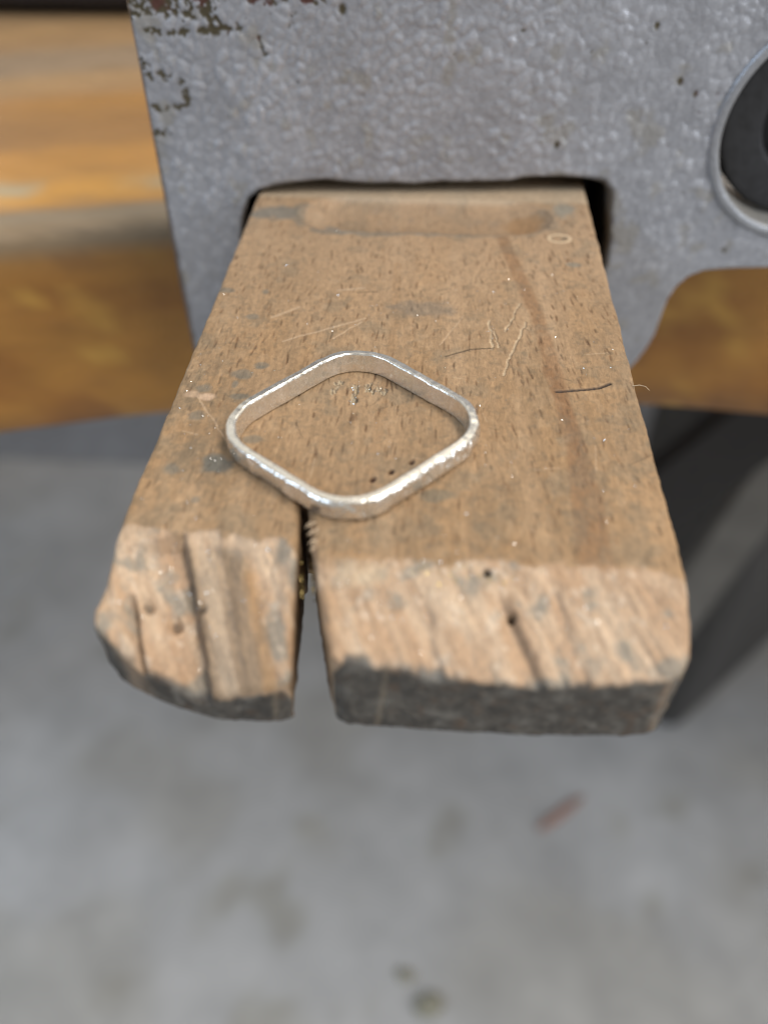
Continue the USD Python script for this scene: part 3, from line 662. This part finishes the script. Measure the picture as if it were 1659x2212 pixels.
    dirty = np.maximum(sstep(-82.6, -83.4, y), np.maximum(sstep(-21, -23.5, x) * sstep(-80.2, -81.6, y), sstep(22.5, 24, x) * sstep(-81.0, -82.4, y))) * (1 - sstep(-0.35, 0.35, z - topz)) * (1 - (np.abs(x + 6.5) < 1.6))
    side = np.where(wallm, 1.0, sstep(-83.0, -83.5, y))
    c = c * (1 - (wallm * (1 - endf))[:, None]) + sc * (wallm * (1 - endf))[:, None]
    fresh = wallm * endf * (0.45 + 0.55 * sstep(-9.5, -6, z))
    c = c * (1 - fresh[:, None]) + np.array([0.42, 0.29, 0.19]) * fresh[:, None]
    c = c * (1 - dirty[:, None]) + grime * dirty[:, None]
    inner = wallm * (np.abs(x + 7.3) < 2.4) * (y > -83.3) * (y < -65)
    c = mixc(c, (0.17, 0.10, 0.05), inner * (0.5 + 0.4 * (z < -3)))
    c *= (0.85 + 0.3 * N(x, y, z, s=2.6, seed=260, o=3))[:, None]
    c = c * np.array([0.81, 0.80, 0.765])
    c = c * (c.mean(1, keepdims=True) / 0.20) ** 0.22
    v[:, 2] += dz
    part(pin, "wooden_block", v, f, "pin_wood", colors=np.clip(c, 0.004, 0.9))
build_pin()

# torn fibres at the slot and along the edges
def tube_mesh(lines, rad):
    V, F, n0 = [], [], 0
    for l in lines:
        l = np.asarray(l, float); n = len(l)
        tg = np.gradient(l, axis=0); tg /= np.linalg.norm(tg, axis=1, keepdims=True)
        a = np.cross(tg, [0.3, 0.2, 1.0]); a /= np.linalg.norm(a, axis=1, keepdims=True); b = np.cross(tg, a)
        rr = rad * np.linspace(1, 0.35, n)[:, None]
        for k in range(4):
            t = k * math.pi / 2; V.append(l + rr * (math.cos(t) * a + math.sin(t) * b))
        blk = n0 + np.arange(n)[:, None] + n * np.arange(4)[None]
        for k in range(4):
            p, q = blk[:, k], blk[:, (k + 1) % 4]
            F += [np.c_[p[:-1], q[:-1], q[1:]], np.c_[p[:-1], q[1:], p[1:]]]
        F += [np.array([[blk[0, 0], blk[0, 2], blk[0, 1]], [blk[0, 0], blk[0, 3], blk[0, 2]], [blk[-1, 0], blk[-1, 1], blk[-1, 2]], [blk[-1, 0], blk[-1, 2], blk[-1, 3]]])]
        n0 += 4 * n
    return np.vstack(V), np.vstack(F)
def build_fibres():
    r = np.random.default_rng(17)
    ls = []
    for k in range(20):
        y = r.uniform(-73.4, -69.8); x = -7.75 + (y + 70) * -0.16 + r.uniform(-0.2, 1.3)
        z = pin_top(np.array([x]), np.array([y]), np.array([0.8]))[0]
        L = r.uniform(0.4, 0.9); th = math.radians(r.uniform(205, 245))
        q = np.linspace(0, 1, 5)[:, None]
        ls.append(np.array([x, y, z - 0.05]) + q * L * np.array([math.cos(th), math.sin(th), 0.12]) + q ** 2 * np.array([0, 0, -0.2]))
    part(pin, "torn_fibres", *tube_mesh(ls, 0.07), "wood_fibre", label="pale torn wood fibres at the slot's edge")
    tag(stage.GetPrimAtPath(pin + "/torn_fibres"), kind="stuff")
build_fibres()
def build_fibre_single():
    q = np.array([(24.6, -47.6, -0.1), (25.3, -47.7, 0.15), (25.9, -48.0, 0.2), (26.3, -48.4, 0.0)])
    part(pin, "splinter", *tube_mesh([q], 0.06), "wood_fibre")
build_fibre_single()

# ------------------------------------------------------------------ silver ring
def build_ring():
    r = np.random.default_rng(23)
    C0 = np.array([2.688, -121.133])
    diamond = Polygon([(-5.87, -44.2), (8.9, -56.7), (-4.1, -70.5), (-18.9, -59.4)]).buffer(-5.0, 32).buffer(5.0, 32)
    I = np.array([diamond.exterior.interpolate(k / 60, normalized=True).coords[0] for k in range(60)])
    I = C0 + (I - C0) * 0.9925
    from scipy.interpolate import splprep, splev
    tck, _ = splprep(np.vstack([I, I[:1]]).T, s=0.02, per=True)
    S = 900
    u = np.linspace(0, 1, 4001)[:-1]; q = np.array(splev(u, tck)).T
    ln = np.r_[0, np.cumsum(np.linalg.norm(np.diff(np.vstack([q, q[:1]]), axis=0), axis=1))]
    us = np.interp(np.arange(S) / S * ln[-1], ln[:-1], u)
    q = np.array(splev(us, tck)).T; tg = np.array(splev(us, tck, der=1)).T; tg /= np.linalg.norm(tg, axis=1, keepdims=True)
    cen = q.mean(0); nn = np.c_[tg[:, 1], -tg[:, 0]]
    nn *= np.sign(((q - cen) * nn).sum(1))[:, None]
    s = np.arange(S) / S * ln[-1]
    H, Wd = 2.35, 1.2
    # profile: flat inside, softly domed outside; (out, z)
    pr = []
    rc = 0.22
    for a in np.linspace(180, 90, 6): pr.append((rc + rc * math.cos(math.radians(a)), H - rc + rc * math.sin(math.radians(a))))
    for t in np.linspace(0.12, 1.0, 5): pr.append((rc + t * (Wd * 0.52 - rc), H - 0.03 * t))
    for a in np.linspace(80, -80, 22):
        pr.append((Wd * 0.54 + 0.46 * Wd * max(0, math.cos(math.radians(a))) ** 0.85, H / 2 + (H / 2 - 0.02) * math.copysign(abs(math.sin(math.radians(a))) ** 0.85, a)))
    for t in np.linspace(1.0, 0.12, 4): pr.append((rc + t * (Wd * 0.52 - rc), 0.02))
    for a in np.linspace(270, 180, 6): pr.append((rc + rc * math.cos(math.radians(a)), rc + rc * math.sin(math.radians(a))))
    for t in np.linspace(0.1, 0.9, 7): pr.append((0.0, rc + (H - 2 * rc) * t))
    pr = np.array(pr); K = len(pr)
    O = np.tile(pr[:, 0], (S, 1)); Z = np.tile(pr[:, 1], (S, 1)); SS = np.tile(s[:, None], (1, K))
    L = ln[-1]
    dent = np.zeros((S, K)); dtop = np.zeros((S, K)); din = np.zeros((S, K))
    outer = sstep(Wd * 0.45, Wd * 0.62, O)
    for k in range(64):                          # hammer facets on the outside
        a, zz, R = r.uniform(0, L), r.uniform(0.1, H * 0.85), r.uniform(0.5, 1.6)
        ds = np.abs(SS - a); ds = np.minimum(ds, L - ds)
        h = r.uniform(0.08, 0.24) * (1 - ((ds / R) ** 2 + ((Z - zz) / (R * 1.1)) ** 2))
        dent = np.maximum(dent, h)
    for k in range(80):                           # narrow chisel lines
        a, R = r.uniform(0, L), r.uniform(0.06, 0.13)
        zz = r.uniform(-1.1, 1.1)
        ds = np.abs(SS - a - zz * (Z - H / 2)); ds = np.minimum(ds, L - ds)
        dent = dent + r.uniform(0.04, 0.12) * np.clip(1 - (ds / R) ** 2, 0, 1) * (Z > r.uniform(0, 1.2))
    for k in range(60):                           # softer marks inside
        a, R = r.uniform(0, L), r.uniform(0.5, 1.6)
        ds = np.abs(SS - a); ds = np.minimum(ds, L - ds)
        din = np.maximum(din, r.uniform(0.02, 0.07) * (1 - (ds / R) ** 2))
    th = 0.05 * (noise(np.stack([SS * 0.55, Z * 0 + 3, Z * 0], -1), 5) - 0.5) + 0.05 * (noise(np.stack([SS * 1.7, Z * 0 + 8, Z * 0], -1), 6) - 0.5)
    inner = 1 - sstep(0.05, 0.4, O)
    off = O - dent * outer * (1 - 0.6 * sstep(H * 0.78, H * 0.99, Z)) + th * outer + (din - 0.02) * inner - 0.20 * (1 - Z / H) * inner
    zt = Z + (0.07 * (noise(np.stack([SS * 0.5, O * 0, O * 0 + 4], -1), 9) - 0.5) + 0.05 * (noise(np.stack([SS * 1.9, O * 0.5, O * 0 + 4], -1), 10) - 0.5)) * sstep(0.8, H, Z)
    V = np.stack([q[:, None, 0] + nn[:, None, 0] * off, q[:, None, 1] + nn[:, None, 1] * off, zt + 0.02], -1).reshape(-1, 3)
    i = np.arange(S)[:, None] * K + np.arange(K)[None]
    i2 = np.roll(i, -1, 0); j = np.roll(i, -1, 1); j2 = np.roll(i2, -1, 1)
    F = np.vstack([np.c_[i.ravel(), j.ravel(), j2.ravel()], np.c_[i.ravel(), j2.ravel(), i2.ravel()]])
    import trimesh
    m = trimesh.Trimesh(V, F, process=False)
    if m.volume < 0: F = F[:, ::-1]
    single("silver_ring", V, F, "silver", smooth=50, label="hammered silver ring of rounded square shape lying on the wooden bench pin", cat="ring")
build_ring()

# ------------------------------------------------------------------ metal filings scattered over the wood
def build_filings():
    r = np.random.default_rng(31)
    def grains(pts, size, lo=0.5):
        V, F, n = [], [], 0
        for p in pts:
            s = size * r.uniform(lo, 1.5)
            a = r.normal(size=(4, 3)); a /= np.linalg.norm(a, axis=1, keepdims=True)
            tet = np.array([[1, 1, 1], [1, -1, -1], [-1, 1, -1], [-1, -1, 1]], float) * 0.6
            Q = np.linalg.qr(r.normal(size=(3, 3)))[0] * [1.6, 1.0, 0.5]
            V.append(p + s * tet @ Q.T); F.append(np.array([[0, 1, 2], [0, 3, 1], [0, 2, 3], [1, 3, 2]]) + n); n += 4
        return np.vstack(V), np.vstack(F)
    xs = r.uniform(-24, 24, 430); ys = -80 + 62 * r.random(430) ** 1.7
    cl = [(8, -78, 8, 2.6, 170), (-16, -77, 5, 3, 80), (-5.5, -51, 0.25, 1.5, 40), (-3.6, -49.6, 0.8, 0.5, 24), (9.8, -38.5, 0.4, 2, 14), (1, -33, 3, 2, 22), (-18, -63.3, 1.2, 1.0, 14), (-12.6, -9.5, 1.2, 1.5, 22), (-22.5, -52, 1.5, 9, 40), (7, -77, 5, 1.8, 70), (0, -77, 5, 2.5, 45), (-21, -76, 3, 2, 34), (19, -78, 4, 3, 26)]
    P = [np.c_[xs, ys]]
    for a, b, sa, sb, n in cl: P.append(np.c_[a + sa * r.normal(size=n), b + sb * r.normal(size=n)])
    P = np.vstack(P)
    P = P[(np.abs(P[:, 0]) < 24.0) & (P[:, 1] > -82.3)]
    P = P[~((P[:, 0] > -9.6) & (P[:, 0] < -4.6) & (P[:, 1] < -66))]
    z = pin_top(P[:, 0], P[:, 1], np.full(len(P), 2.0))
    v, f = grains(np.c_[P, z + 0.02], 0.062, 0.4)
    single("silver_filings", v, f, "silver_filing", smooth=False, label="fine silver filings scattered over the wooden pin around the ring", kind="stuff", base=(0, -40, 0))
    n = 60
    bx, by = r.normal(6.5, 3.0, n), r.normal(-75.8, 0.9, n)
    B = np.c_[bx, by, pin_top(bx, by, np.full(n, 2.0)) + 0.02]
    m = 90
    gy = r.uniform(-75.6, -72.4, m); t = r.random(m)
    gx = np.where(t < 0.5, -8.75 - (gy + 71) * 0.1 + 0.12, -7.9 - (gy + 70) * 0.17 - 0.1)
    B = np.vstack([B, np.c_[gx, gy, r.uniform(-5.5, -2.0, m)]])
    v, f = grains(B, 0.10)
    single("brass_filings", v, f, "brass_filing", smooth=False, label="yellow brass filings in the sawn slot and on the front slope", kind="stuff", base=(0, -74, -4))
build_filings()

# ------------------------------------------------------------------ bits lying on the floor
def floor_bit(name, x, y, rx, ry, rz, ang, mat, label, cat, seed):
    import trimesh
    m = trimesh.creation.icosphere(3)
    v = np.array(m.vertices)
    v = v * (1 + 0.5 * (N(v[:, 0], v[:, 1], v[:, 2], s=1.5, seed=seed) - 0.5))[:, None] * [rx, ry, rz]
    c, s = math.cos(ang), math.sin(ang)
    v = np.c_[v[:, 0] * c - v[:, 1] * s + x, v[:, 0] * s + v[:, 1] * c + y, v[:, 2] - v[:, 2].min() - DROP]
    single(name, v, m.faces, mat, smooth=True, label=label, cat=cat)
floor_bit("wood_chip", 171, 300, 33, 5, 3, math.radians(38), "brown_chip", "reddish brown wood sliver lying on the grey floor below the pin", "wood chip", 301)
floor_bit("debris_crumb", 26, 96, 14, 11, 6, 0.3, "olive_crumb", "larger olive crumb of debris low on the floor near the bottom of the view", "debris", 302)
floor_bit("debris_crumb", 2, 122, 6, 9, 4, 1.2, "olive_crumb", "small olive crumb of debris just behind the larger one on the floor", "debris", 303)
